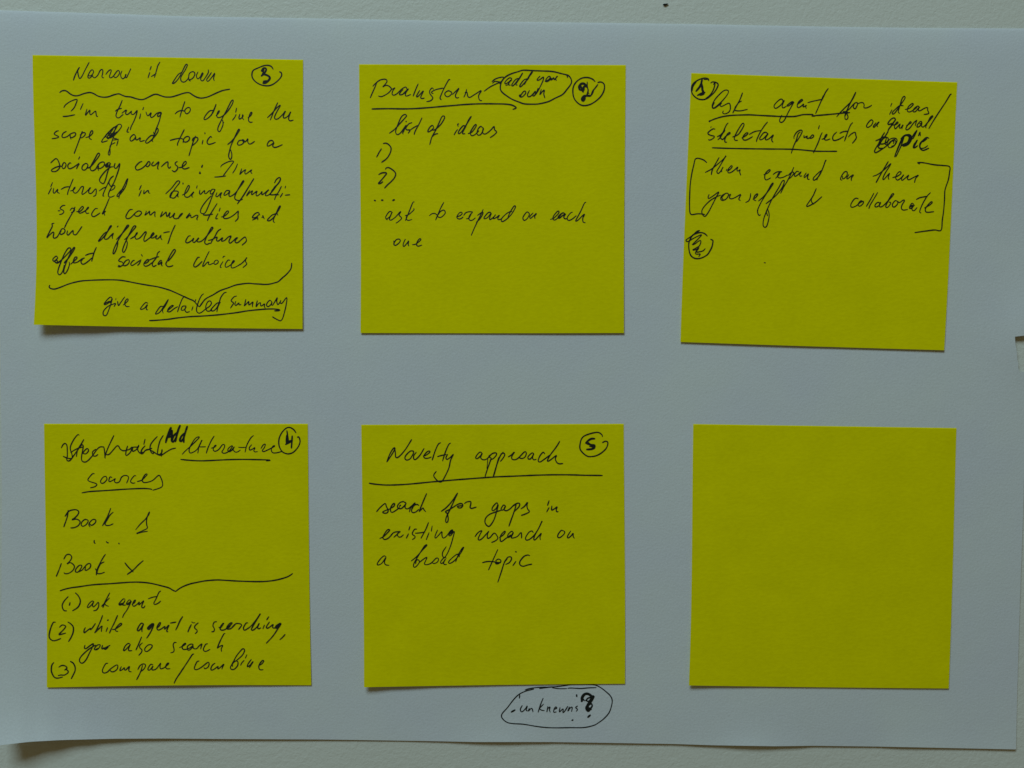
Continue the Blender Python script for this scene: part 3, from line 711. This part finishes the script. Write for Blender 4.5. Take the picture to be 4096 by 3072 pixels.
w6 435 483 600 490 850 496 1100 500 1350 503 1600 505 1800 512 2000 530 2080 538 2212 540 2430 540
@1 square_bracket
>2740 630
w5.5 348 80 300 40 240 18 190 12 160 35 140 120 110 250 85 420 75 600 72 760 80 880 110 912 200 900 270 903 318 910
@1 text_line
>2740 630
w5.5 545 0 500 80 440 190 420 275; w5 325 238 430 180 540 90 620 20 660 -35 620 30 550 150 510 220 530 255 570 220 610 150 585 200 590 230; 680 220 730 180 755 145 740 130 690 190 690 240 730 240 790 200 845 150 830 200 850 215 885 190 875 230 892 282; 670 185 660 210
1260 275 1320 250 1365 205 1345 195 1290 250 1275 320 1300 358 1370 325; 1410 270 1460 235 1500 225 1540 222; 1550 225 1500 250 1480 300 1510 325 1570 315 1640 280; 1450 330 1490 290 1520 250
1740 155 1700 250 1640 370 1580 470 1530 572; 1650 285 1700 240 1740 235 1730 270 1690 320 1650 345
1825 230 1790 220 1750 270 1760 300 1800 280 1860 225 1835 270 1845 300 1870 290; 1940 245 1905 300 1915 320 1975 260 1960 310 1965 345 1990 348
2200 200 2150 230 2060 320 2055 360 2090 350 2160 270 2212 150 2240 70 2260 40; 2250 40 2200 180 2130 310 2110 360
>3293 620
300 400 275 390 290 340 340 270 380 270 380 320 340 370 310 380 310 340; 410 310 375 370 390 380 440 340 485 315 450 370 450 408
w5.5 1040 105 970 220 900 340 845 440; w5 795 340 880 305 990 220 1080 135 1060 180 990 290 955 370 970 390 1060 290 1040 350 1050 390
1110 360 1180 340 1240 300 1240 270 1210 270 1170 320 1160 370 1190 400 1250 360 1290 310 1255 370 1260 405 1310 370 1370 320 1345 370 1370 395 1440 360 1525 320 1480 370 1460 438
@1 text_line
>2740 630
385 590 370 630 380 655 440 620 540 550 500 630 430 770 370 880 320 940 280 910 270 850 310 780 400 690 500 630 570 600
650 570 590 610 570 660 600 685 660 660 695 600 680 570 640 580 590 640 610 670; 690 600 740 590 730 590 710 640 740 660 800 640 890 590 870 640 860 670 885 685
1050 575 1045 630 1020 690 970 718; 1085 665 1130 640 1165 590 1150 580 1110 620 1100 670 1135 690; 1175 695 1260 620 1350 510 1410 420 1410 405 1380 430 1310 560 1220 710 1165 830 1165 890 1185 925 1208 915
1295 738 1370 680 1470 590 1560 470 1590 380 1580 365 1550 385 1500 480 1400 650 1320 820 1260 980 1250 1080 1275 1115 1310 1090 1340 980 1345 900 1325 830; 1305 880 1320 930
2100 495 2050 610 1990 700 1945 770 1965 780 2080 720 2190 625; 2030 650 2020 690 2040 730 2060 745
>3293 620
560 700 540 690 500 700 450 770 440 820 470 835 530 810 590 760 640 740 640 770 600 810 570 815 560 780 600 730 630 740
810 610 750 720 690 820; 870 600 810 700 750 800 730 855
900 780 890 755 850 770 825 815 850 830 900 800 920 750 895 800 910 830 960 810 1040 730 1120 640 1130 620 1105 620 1060 690 1010 790 1000 830 1030 835 1070 790 1080 760 1050 750
1190 740 1150 730 1110 780 1110 820 1140 830 1190 780 1190 740 1220 760 1280 720 1300 730 1260 800 1250 850 1280 880 1350 870
1450 790 1420 770 1385 820 1380 850 1410 850 1460 795 1420 850 1430 885 1460 885 1500 840; w7 1390 830 1430 800; w5 1715 600 1660 660 1590 780 1545 890 1550 920 1565 925; w6 1490 710 1550 680 1660 660
w5 1620 845 1700 800 1745 760 1730 745 1680 790 1635 860 1640 905 1680 915 1770 905
@1 square_bracket
>3293 620
w5.5 1540 140 1515 122 1600 122 1780 155 1900 165 2020 185 2020 280 2000 400 1965 500 1945 580 1940 720 1925 900 1905 1040 1885 1200 1780 1198 1640 1215 1465 1240; w7 1510 122 1550 122
@1 circled_number
>2700 900
w6 515 175 480 140 420 120 350 130 280 165 240 230 220 300 225 400 250 480 300 525 370 537 450 515 520 470 560 410 590 350 605 280 605 245 570 227
w4.6 385 85 350 100 270 170 180 235 180 255 215 260 290 215 425 152 370 220 300 290 275 315 320 300 380 255 415 255 390 330 330 370 280 400 330 395 380 370 340 430 400 425 450 410 485 375; 395 85 330 130; 385 360 330 430 330 460 370 465 405 460 380 505
@1 ink_speck
>2700 900
w6 1425 600 1448 604
@4 heading
>170 1690
300 405 330 350 365 335 390 370 395 450 395 540 385 580 400 612 440 605 490 540 560 440 620 360 650 370 640 450 625 530 625 600 660 630 710 620 790 540 870 430 920 390 980 390
585 200 560 195 500 270 450 370 445 430 470 510 470 570 400 570 330 540 ; 450 480 500 445 570 410 640 390; 660 270 620 340 560 440 540 545; 640 490 690 500 735 450 715 415 670 450 640 500 ; 850 425 800 470 810 530 850 535 885 510
980 390 990 450 1000 570; 1140 208 1090 310 1040 420 1000 530 1000 570; 1010 510 1060 510 1120 450 1180 380 1215 375 1240 420 1290 450 1370 435 1450 395 1520 390 1540 360
1360 375 1340 440 1330 515 1350 525 1400 480 1420 440 1410 410 1440 395 1440 460 1500 430 1540 370 1520 430 1560 490 1600 470; 1640 265 1620 350; 1640 370 1590 430 1570 490 1600 495 1650 440 1700 430 1780 470 1840 510 1900 520 1980 470 2060 425 2130 408
1835 222 1780 280 1730 350 1720 430 1750 490 1780 490 1750 450; 1930 205 1880 290 1850 400 1840 490 1870 510 1910 470 1910 430 1900 540; 1650 445 1750 410
w10 1970 320 1995 230 2055 80; w10 2000 240 2040 180 2065 120 2070 200 2065 300; w8 1990 240 2100 215
>680 1690
w9 160 45 130 120 105 210 85 305; w8 110 160 60 210 30 290 50 310 90 250 115 190; w9 275 60 245 150 220 240 218 315; w8 225 170 180 220 155 280 175 300 215 250 235 190
w5 195 508 250 450 340 370 440 270 470 235 450 230 400 260 330 370 305 440 320 485 370 475 440 420 510 280 490 330 460 400 445 490; 460 390 510 390 570 388
w5.5 705 218 660 290 610 400 580 490
w5 660 410 710 395 740 365 715 370 690 430 720 460 780 430 840 355 875 365 860 420 830 470 860 492 910 480 950 450 1000 380 980 375 930 420 930 460 970 460 1020 400 1030 385 1010 430 1040 470 1080 470 1125 440; w7 950 455 1000 440
w5 1335 208 1290 250 1230 360 1200 475; 1095 395 1150 400 1215 395
1305 355 1270 400 1275 440 1310 430 1360 400 1340 450 1360 470 1400 465; 1455 415 1490 360 1525 345 1510 400 1475 450 1500 465 1560 440 1620 410 1680 375 1650 375 1620 430 1640 480 1700 485 1800 460
@4 circled_number
>680 1690
w6 2015 165 1980 115 1920 80 1860 90 1790 160 1745 260 1745 370 1790 460 1850 495 1910 500 1980 470 2050 390 2080 310 2070 250 2050 225 2040 240
w7 1870 130 1880 200 1890 280 1870 310; w10 1870 200 1865 330; w9 1850 350 1900 320 1950 295; w7 1900 295 1945 285; w8 1955 215 1950 300 1942 410; w8 1860 260 1900 330
@4 underline
>680 1690
w6 170 590 300 603 450 612 600 610 800 600 1000 592 1200 590 1400 594 1560 598 1605 604 1540 612
>170 1690
630 1125 750 1105 900 1095 1100 1082 1300 1068 1500 1058 1650 1056 1740 1066 1750 1075
@4 heading
>170 1690
830 820 800 820 745 880 725 920 760 945 840 970 870 990 840 1025 765 1045; 1020 860 975 870 930 930 940 970 980 965 1030 910 1020 870; 1110 880 1080 870 1060 930 1080 945 1130 920 1165 895 1150 940 1180 965 1230 945 1260 880 1300 850 1345 848 1375 870 1370 910 1345 970; 1495 855 1470 850 1420 910 1410 950 1440 970 1480 965; 1515 945 1590 920 1650 860 1675 830 1650 825 1610 880 1595 930 1625 960 1700 950 1770 920 1860 845 1900 900 1920 970 1915 1020 1870 1050 1765 1083
@4 text_line
>170 1990
w6 410 205 395 310 340 470; 360 300 420 220 500 195 550 200 580 230 560 280 510 330 470 355 540 345 590 370 600 400 570 450 510 480 450 487
w5.5 720 360 680 350 630 390 620 440 650 460 700 430 730 380 720 355; 760 470 740 430 770 380 810 350 850 360 845 400 800 440 770 440 750 410
1090 172 1050 280 1000 380 960 450; 1130 235 1080 280 1030 360 1000 420 1020 445 1070 445 1130 420
w5 1490 515 1560 430 1650 340 1700 260 1715 225 1690 270 1665 350 1665 430 1675 490 1600 530 1500 578 1580 555 1680 540; w8 1710 235 1685 290
@4 text_line
>170 1990
w6 828 685 825 715 842 735; 1020 705 1035 722 1055 725; w8 1220 730 1225 742
@4 text_line
>170 1990
w6 300 1055 270 1140 220 1260; w5.5 340 985 380 920 430 910 465 945 450 1000 390 1065 440 1040 490 1070 510 1110 480 1170 410 1215 350 1215 345 1200
615 1080 580 1090 530 1150 530 1190 570 1190 610 1140 630 1090 600 1080; 640 1150 700 1080 740 1055 770 1070 760 1120 710 1160 680 1160 690 1110; 580 1190 650 1150
w5.5 1005 910 970 960 920 1050 870 1160 860 1240; 985 1030 930 1060 890 1130 870 1200 890 1218 940 1215 990 1195; 845 1140 870 1180
w6 1318 1045 1370 1110 1450 1190; 1610 1010 1540 1070 1450 1160 1355 1230
@4 curly_brace
>170 2270
w6 280 372 360 345 470 322 600 305 750 282 900 268 1080 258 1250 245 1450 233 1620 238 1760 258 1900 292 2020 325 2080 360 2130 382
>680 2270
92 382 130 350 200 308 310 265 440 235 560 213 680 202 770 198 900 205 1080 216 1250 222 1420 225 1570 218 1720 195 1860 155 1920 125 1962 95
@4 text_line
>170 2270
w6 525 405 570 450 600 510 600 570 560 640 480 692; w5.5 410 465 350 530 315 600 325 660 350 690 385 692; w7 440 560 428 605
w5 820 545 795 535 750 570 715 630 735 640 790 590 820 545 800 590 810 630 850 600 890 555 900 590 890 640 860 680 815 692; w5.5 1075 405 1040 470 1000 550 965 640; w5 1070 485 1010 550 945 620; 990 560 1010 600 1055 620
1320 510 1295 500 1245 550 1220 590 1250 600 1300 560 1320 520 1290 580 1280 600 1330 600; w7 1225 595 1280 570; w5 1410 525 1380 520 1340 580 1370 590 1420 530 1390 600 1350 680 1300 750 1280 800; w6 1360 580 1400 550
w5 1430 590 1470 560 1490 520 1465 530 1440 590 1460 620 1510 590 1550 550 1540 600 1620 530 1590 600 1590 640 1620 640 1640 610
1890 375 1860 400 1820 490 1780 570 1800 590 1850 570 1890 535; 1690 500 1760 475 1830 462
@4 text_line
>170 2270
w6 205 875 170 880 130 970 105 1080 120 1140 170 1170 230 1160 290 1135; 405 872 450 900 490 950 490 1030 460 1110 415 1185; w5.5 270 955 310 920 350 925 370 945 330 1000 260 1070 310 1065 370 1048
685 960 665 1000 665 1045 700 1020 770 970 765 1000 800 960 845 895; 960 765 930 850 880 960 835 1045; 840 1040 890 990 950 935 945 970 940 1025; 1040 960 1015 1025; w7 1050 835 1040 848
w5.5 1200 765 1150 880 1100 980 1070 1050; w5 1115 992 1160 985 1215 950 1258 918 1268 897 1245 893 1198 935 1165 985 1175 1015 1205 1022
w6 1615 900 1580 890 1540 940 1515 1000 1540 1010 1590 950 1615 900 1590 980 1590 1025; 1780 900 1750 900 1690 950 1680 980 1710 985 1780 900 1740 1010 1700 1080 1665 1130; w8 1690 970 1760 910
w5.5 1830 970 1870 930 1890 880 1865 890 1830 960 1850 1000 1900 980 1960 940 1950 990 2020 920 2000 970 1985 1020 2005 1025; 2045 888 2135 872
>680 2270
w6 200 785 160 850 120 940 90 1000
340 910 310 970 285 1030; w5.5 450 885 400 930 395 970 430 1000 430 1030 400 1058; w6 350 870 352 876; w4 360 885 400 882
w5.5 745 865 705 875 685 930 700 960 710 990 700 1020 665 1028; 780 955 810 960 860 890 830 910 800 970 820 1000 870 995 920 960 995 890 970 885 930 920 905 970 930 985 980 970 1050 900; w9 920 970 960 930; w5.5 980 970 1050 900 1120 900 1145 920 1120 960 1095 990
1245 885 1215 890 1175 960 1185 1000 1220 990 1300 930 1390 820 1445 735 1390 830 1330 930 1300 990 1330 1000 1390 950 1430 885 1400 960 1420 980 1450 965
1510 920 1485 980; 1580 785 1545 838; 1590 870 1540 950 1560 970 1610 940 1650 910 1640 960 1690 960 1770 890 1700 930 1690 970 1740 955 1780 890 1730 970 1650 1090 1560 1190 1540 1210; w8 1720 950 1770 900
w6 1840 1070 1800 1115 1755 1155
@4 text_line
>170 2530
w6 680 200 670 250 700 255 760 210 815 178 790 250 750 330 700 430 650 485 610 485 590 440 620 380 700 300 780 240 850 200; w5.5 920 195 880 200 840 240 830 275 880 270 920 220 920 190; w6 960 205 950 260 990 250 1080 205; 980 240 1000 270 1050 240; w7 850 270 900 250
w5.5 1405 190 1370 175 1320 220 1295 290 1330 275 1390 210 1405 190 1380 250 1380 290 1430 290; w6 1585 70 1540 180 1495 280; w5.5 1600 165 1560 200 1555 240 1590 280 1580 320 1540 365; 1740 195 1690 200 1640 250 1640 295 1680 300 1740 250 1755 210 1730 190
2140 160 2110 160 2090 200 2105 270 2095 310 2050 325
>680 2530
150 240 200 220 255 180 230 175 195 220 205 265 250 270 310 250 370 200 335 185 280 220 285 280 320 275 375 220 370 250 420 260 470 210 510 180 500 220 490 265
600 180 570 190 535 260 545 295 580 300 640 270; w6 880 15 860 25 800 140 755 250; w5.5 760 250 800 220 845 205 820 260 825 305
@4 text_line
>170 2530
w6.5 180 480 150 520 140 600 155 660 190 715 240 730 320 712; 445 462 490 490 520 550 520 610 500 660 460 740; w6 260 555 300 530 350 530 390 560 375 590 350 600; 370 580 410 620 400 650 350 680 290 680 250 690; w8 370 585 378 595
w5.5 1045 492 1010 500 965 580 960 630 990 648 1040 630 1090 580 1180 520 1205 535 1190 590 1140 625 1100 625 1080 600
1260 545 1235 610 1280 590 1310 560 1310 590 1330 600 1390 540 1380 590 1385 620 1420 628
1600 525 1575 610 1545 680 1505 755; 1525 592 1560 530 1610 502 1648 520 1625 580 1562 632
1765 515 1730 510 1690 570 1690 600 1720 595 1770 530 1750 580 1760 600 1820 580 1890 490 1880 540 1890 580 1950 560 2020 490 1990 500 1970 550 1990 580 2040 578; w8 2000 520 2020 490
>680 2530
w6 380 345 355 355 280 470 180 620 100 740 65 812
w5.5 465 455 430 470 390 560 400 590 440 590 510 550 600 480 625 495 610 550 560 580 545 560; 720 490 680 520 655 570 660 600 700 590 770 540 760 580 790 570 860 505 840 550 830 585
1020 450 990 510 965 560 985 590 1030 585 1080 530 1085 470 1050 455 1000 500 1000 545; 1000 500 1060 380 1150 270 1185 265 1190 300 1150 370 1060 450; 1185 445 1145 490 1130 525; 1230 355 1205 410
1300 430 1250 500 1235 550 1280 520 1330 460 1290 530 1270 560; 1420 530 1470 500 1500 455 1475 450 1430 510 1420 560 1440 595 1490 595
@5 heading
>1450 1700
w5.5 388 590 430 480 480 390 515 362 510 400 450 500 390 590; 515 362 525 440 530 510 560 520 620 470 700 370 785 232
800 415 760 420 690 490 680 540 710 560 760 540 810 460 815 420 780 412; 860 435 820 490 820 540 850 550 920 480 985 372; 970 495 1020 480 1080 430 1060 415 1020 440 980 500 1000 530 1050 530 1100 510
1250 282 1210 310 1160 420 1115 560; 1410 288 1380 310 1330 420 1280 575; 1200 505 1250 490 1340 470; 1360 470 1335 520 1350 550 1400 520 1455 468 1410 560 1380 690 1320 820 1270 900 1220 905 1160 850 1140 800 1180 740
1910 450 1880 432 1830 480 1810 530 1840 535 1890 490 1915 450 1890 520 1930 555 1990 540 2070 460 2130 445 2145 470 2100 530 2040 560; 2060 470 2020 500 2060 530; w4 2005 540 1990 700; w5.5 2060 530 2000 700 1960 825
>1950 1700
w5.5 250 432 200 500 140 660 90 830; w6 180 520 100 810; w5.5 215 460 260 450 275 480 240 540 205 582
330 510 380 480 430 430 390 500 390 540 430 555 490 530 590 430 620 450 600 510 550 535 500 520
740 460 715 445 660 490 645 530 680 545 720 500 740 455 720 520 740 555 780 548; w7 650 545 690 545; w5.5 915 460 890 435 840 490 810 570 840 590 890 560 1000 480
1155 260 1100 350 1010 470 960 560 970 580 1030 540 1105 485 1085 540 1110 600 1150 620 1205 615
@5 circled_number
>1950 1700
w6 1838 185 1830 155 1780 120 1720 120 1620 145 1540 180 1500 230 1480 310 1480 380 1520 440 1590 495 1650 505 1740 490 1830 440 1900 370 1925 300 1915 265 1880 260 1840 280
w9 1715 218 1660 220 1610 250 1570 290; w6.5 1570 290 1640 315 1700 330 1720 340; w6 1600 270 1650 310 1715 320 1710 360; w9 1720 330 1705 365 1660 385 1585 390; w6 1630 340 1690 350 1700 370
@5 underline
>1450 1700
w6 105 930 200 945 350 958 500 958 700 948 900 930 1100 910 1300 892 1500 875 1700 860 1900 845 2150 828 2400 818 2700 805 2950 797 3150 795 3350 797 3550 803 3700 805 3838 807
@5 text_line
>1470 1960
w5.5 145 345 200 280 280 215 300 260 330 330 310 365 270 370 240 355 280 330 360 300 ; 365 295 420 260 435 220 410 220 370 280 370 340 400 355 460 320 510 280
600 200 570 185 520 200 480 250 490 290 540 295 590 250 615 210 590 190; w7 510 260 530 240; w5.5 610 220 600 280 640 300 700 260 760 205 740 250 690 280 670 350; 820 245 790 230 740 250 705 320 720 360 770 350 820 310
945 55 900 160 850 280 825 345; 830 340 870 300 890 285 900 310 930 345
1440 48 1380 180 1310 330 1270 410 1250 480 1260 520 1285 500 1290 440 1270 370 1245 345 1330 300 1440 230 1500 215 1525 240 1500 280 1460 285 1435 265 1460 255 1530 245; 1180 340 1260 280 1350 180 1440 48
1550 215 1590 190 1650 185 1650 230 1640 280 1670 292 1740 272
2085 225 2065 205 2010 260 1990 310 2010 330 2060 290 2090 230 2060 360 2020 480 1960 570 1920 575 1880 520 1890 450 1950 390 2050 350 2130 325
>1970 1960
205 250 175 240 140 290 140 320 180 310 210 250 185 310 220 330 280 300 340 240 400 210 435 220 420 270 360 330 340 345; 380 230 340 360 300 470 262 578; 330 255 380 225
455 300 510 260 560 195 550 240 560 300 590 345 530 380 460 405
905 170 880 245; 905 280 865 350; 950 255 945 320 990 300 1035 265 1020 310 1025 345 1050 345
@5 text_line
>1470 1960
195 775 260 740 340 660 355 635 320 635 270 700 245 760 270 790 330 770 400 700; 375 715 430 675 520 662; 525 665 480 700 490 745 530 750 575 715; 420 755 460 720 480 700
655 700 620 770; 680 580 660 640; 785 625 750 630 715 700 760 740 750 770 715 792; 975 520 930 630 855 770; 765 690 830 685 920 670; 985 680 940 795; 1035 575 1020 660
1120 640 1080 740 1090 770 1140 720 1190 665 1190 720 1210 768 1260 740 1330 650 1370 640 1330 670 1300 720 1330 730 1390 660 1365 770 1330 890 1280 1010 1230 1080 1200 1050 1205 990 1260 905; w8 1310 710 1370 660
w5.5 1720 745 1770 680 1830 650 1800 710 1770 780 1790 800 1840 770 1940 660 1920 700 1920 770 1960 760 2030 690 2085 765 2050 810 1985 840
>1970 1960
110 760 170 720 205 670 190 660 130 730 125 810 150 822 220 770 300 720; 330 680 305 660 250 710 245 760 290 740 335 680 300 760 340 765 400 740 455 680 465 720 465 770; w7 250 750 290 720
w5.5 650 680 630 655 580 680 530 760 540 800 590 790 660 730 740 610 795 490 740 610 680 720 660 790 690 790 780 690 760 750 765 795
1130 655 1100 645 1050 710 1045 755 1080 760 1140 710 1155 670 1130 650; 1250 655 1200 740 1210 768 1260 730 1290 690 1290 740 1310 772
@5 text_line
>1470 1960
295 1065 260 1055 200 1110 155 1180 170 1200 230 1170 295 1075 270 1150 290 1195 345 1205
700 1135 780 1070 880 960 950 885 940 875 900 910 820 1040 750 1160 735 1220 760 1235 800 1200 830 1150 810 1115 780 1130 770 1180; 830 1160 890 1110 950 1075 935 1120 910 1180 940 1195 1000 1180 1040 1150 1100 1090 1135 1100 1120 1150 1070 1175 1040 1170
1260 1090 1230 1080 1180 1130 1170 1170 1200 1170 1250 1100 1215 1160 1230 1190 1265 1190; 1190 1170 1230 1150 ; 1470 1020 1410 1040 1310 1130 1300 1170 1340 1165 1400 1120 1490 1010 1540 915 1510 940 1450 1040 1410 1150; 1470 1070 1465 1020
2085 950 2030 1070 1935 1280; w6 1840 1162 1910 1145 2000 1145 2080 1160 2130 1160; w5.5 2050 1130 2090 1105 2130 1120 2130 1150 2090 1180 2050 1175 2060 1140
>1970 1960
230 1090 185 1170 140 1310 85 1475; 190 1160 240 1080 290 1070 305 1100 270 1160 210 1190; w7 190 1150 235 1095
w5.5 375 1140 325 1210; w7 368 985 382 992; w6 595 1050 560 1040 500 1065 440 1140 440 1195 490 1220 560 1200 630 1185
@P circle
>1980 2720
w5 480 160 560 135 700 118 850 115 1000 105 1120 88 1220 72 1420 68 1580 75 1680 115 1780 190 1850 260 1875 330 1860 430 1820 530 1740 620 1660 680 1580 725 1420 760 1200 762 950 765 800 758 650 740 460 708 300 698 200 680 130 630 103 580 120 530 200 440 300 310 390 225 500 175 620 145; w4 710 138 800 125 900 112; w4 920 125 1020 138 1150 138; w5 1165 132 1220 128 1370 135 1500 125 1620 122
@P text_line
>1980 2720
w6 395 235 390 290; w9 260 512 320 478
w5 435 408 405 470 428 510 478 468 518 412 498 480 518 494; 548 452 532 500 572 458 594 460 607 508
770 290 730 390 690 515; 775 385 710 455; 710 455 740 480 790 490; 845 425 830 510; 840 460 880 430 870 480 885 515; 940 470 990 450 970 430 945 470 940 515 980 510; 1040 440 1030 510 1090 460 1085 520 1110 505 1165 420; 1190 430 1165 500 1200 450 1235 435 1225 505; 1320 415 1290 440 1320 470 1300 500
w8 1305 235 1308 265
@P question_mark
>1980 2720
w12 1390 340 1395 280 1430 230 1480 220 1530 245 1560 290 1530 340 1500 380 1470 440 1490 490; w8 1400 240 1470 215 1540 260 1580 262 1540 350; w8 1380 345 1400 300 1430 330; w7 1450 330 1490 290 1540 280 1500 340 1460 330; w10 1480 400 1460 450 1490 495 1520 470; w7 1540 370 1555 410 1530 450 1490 440 1500 400 1540 380; w10 1500 480 1540 465; w9 1485 595 1525 560; w8 1230 645 1248 638
'''


def curve(pts, step=3.0):
    """Catmull-Rom through the pen points, resampled every `step` photo pixels"""
    if len(pts) == 2:
        q = pts
    else:
        q = []
        ext = [(2 * pts[0][0] - pts[1][0], 2 * pts[0][1] - pts[1][1])] + pts + \
              [(2 * pts[-1][0] - pts[-2][0], 2 * pts[-1][1] - pts[-2][1])]
        for a, b, c, d in zip(ext, ext[1:], ext[2:], ext[3:]):
            m = max(2, int(math.dist(b, c) / 1.5))
            for i in range(m):
                t = i / m
                q.append(tuple(0.5 * (2 * b[s] + (c[s] - a[s]) * t + (2 * a[s] - 5 * b[s] + 4 * c[s] - d[s]) * t * t
                                      + (3 * b[s] - a[s] - 3 * c[s] + d[s]) * t ** 3) for s in (0, 1)))
        q.append(pts[-1])
    out, acc = [q[0]], 0.0
    for a, b in zip(q, q[1:]):
        L = math.dist(a, b)
        if L < 1e-6:
            continue
        pos = step - acc
        while pos <= L:
            out.append((lerp(a[0], b[0], pos / L), lerp(a[1], b[1], pos / L)))
            pos += step
        acc = (acc + L) % step
    if math.dist(out[-1], q[-1]) > 0.4 or len(out) < 2:
        out.append(q[-1])
    return out


prng = random.Random(11)
layer = [0]


def pen_stroke(bm, pts, w, zf):
    c = curve(pts)
    n = len(c)
    ph, ph2 = prng.uniform(0, 6), prng.uniform(0, 6)
    layer[0] = (layer[0] + 1) % 90
    lift = 0.000030 + layer[0] * 0.0000006
    rows = []
    for i, (x, y) in enumerate(c):
        a, b = c[max(0, i - 1)], c[min(n - 1, i + 1)]
        tx, ty = b[0] - a[0], b[1] - a[1]
        L = math.hypot(tx, ty) or 1.0
        tx, ty = tx / L, ty / L
        end = min(i, n - 1 - i)
        taper = min(1.0, 0.72 + 0.10 * end)
        h = 0.455 * w * taper * (1 + 0.08 * math.sin(i * 0.21 + ph) + 0.03 * math.sin(i * 0.7 + ph2))
        rows.append((x, y, tx, ty, h))
    x, y, tx, ty, h = rows[0]
    rows.insert(0, (x - tx * h * 0.75, y - ty * h * 0.75, tx, ty, h * 0.5))
    x, y, tx, ty, h = rows[-1]
    rows.append((x + tx * h * 0.75, y + ty * h * 0.75, tx, ty, h * 0.5))
    prev = None
    for i, (x, y, tx, ty, h) in enumerate(rows):
        z = lift + i * 2e-9
        pr = []
        for s in (1, -1):
            qx, qy = x + ty * h * s, y - tx * h * s
            pr.append(bm.verts.new(at(qx, qy, zf(qx, qy) + z)))
        if prev:
            bm.faces.new((prev[0], prev[1], pr[1], pr[0]))
        prev = pr


def write(part, key, blocks):
    bm = bmesh.new()
    if key == 'P':
        zf, root = sheet_z, sheet
    else:
        n = NOTES[key]
        root = note_obj[key]

        def zf(px, py):
            u, v = note_uv(n, px, py)
            return note_z(n, u, v, px, py)
    for (ox, oy), strokes in blocks:
        for w, pts in strokes:
            pen_stroke(bm, [(ox + x / 4.0, oy + y / 4.0) for x, y in pts], w, zf)
    me = bpy.data.meshes.new(part)
    bm.normal_update()
    for f in bm.faces:
        if f.normal.z < 0:
            f.normal_flip()
    bm.to_mesh(me); bm.free()
    mat = M_INK_BROWN if part == 'ink_speck' else (M_INK_THIN if key == '4' and part == 'text_line' else M_INK)
    return link(part, me, mat, root)


parts, width = [], 5.0
for line in INK.strip().split('\n'):
    if line.startswith('#') or not line.strip():
        continue
    if line[0] == '@':
        key, part = line[1:].split()
        parts.append((key, part, []))
        width = 5.0
    elif line[0] == '>':
        parts[-1][2].append((tuple(float(t) for t in line[1:].split()), []))
    else:
        for st in line.split(';'):
            t = st.split()
            if not t:
                continue
            if t[0][0] == 'w':
                width = float(t[0][1:])
                t = t[1:]
            v = [float(q) for q in t]
            parts[-1][2][-1][1].append((width, list(zip(v[::2], v[1::2]))))
for key, part, blocks in parts:
    write(part, key, blocks)

# ------------------------------------------------------------------ crumb on the desk above the sheet
bm = bmesh.new()
bmesh.ops.create_icosphere(bm, subdivisions=3, radius=1.0)
for v in bm.verts:
    a = math.atan2(v.co.y, v.co.x)
    r = 1 + 0.25 * math.sin(3 * a + 0.6) + 0.12 * math.sin(7 * a + v.co.z * 3)
    v.co = Vector((v.co.x * 0.00068 * r, v.co.y * 0.00026 * r + v.co.x * 0.00012, v.co.z * 0.00025))
me = bpy.data.meshes.new('crumb')
bm.to_mesh(me); bm.free()
smooth(me)
crumb = tag(link('crumb', me, mat_plain('dark_crumb', (0.012, 0.012, 0.010), (0.03, 0.03, 0.024), 3000)),
            'tiny black crumb lying on the desk above the top edge of the sheet', 'crumb')
p = at(2661, 19)
crumb.location = (p.x, p.y, 0.00023)
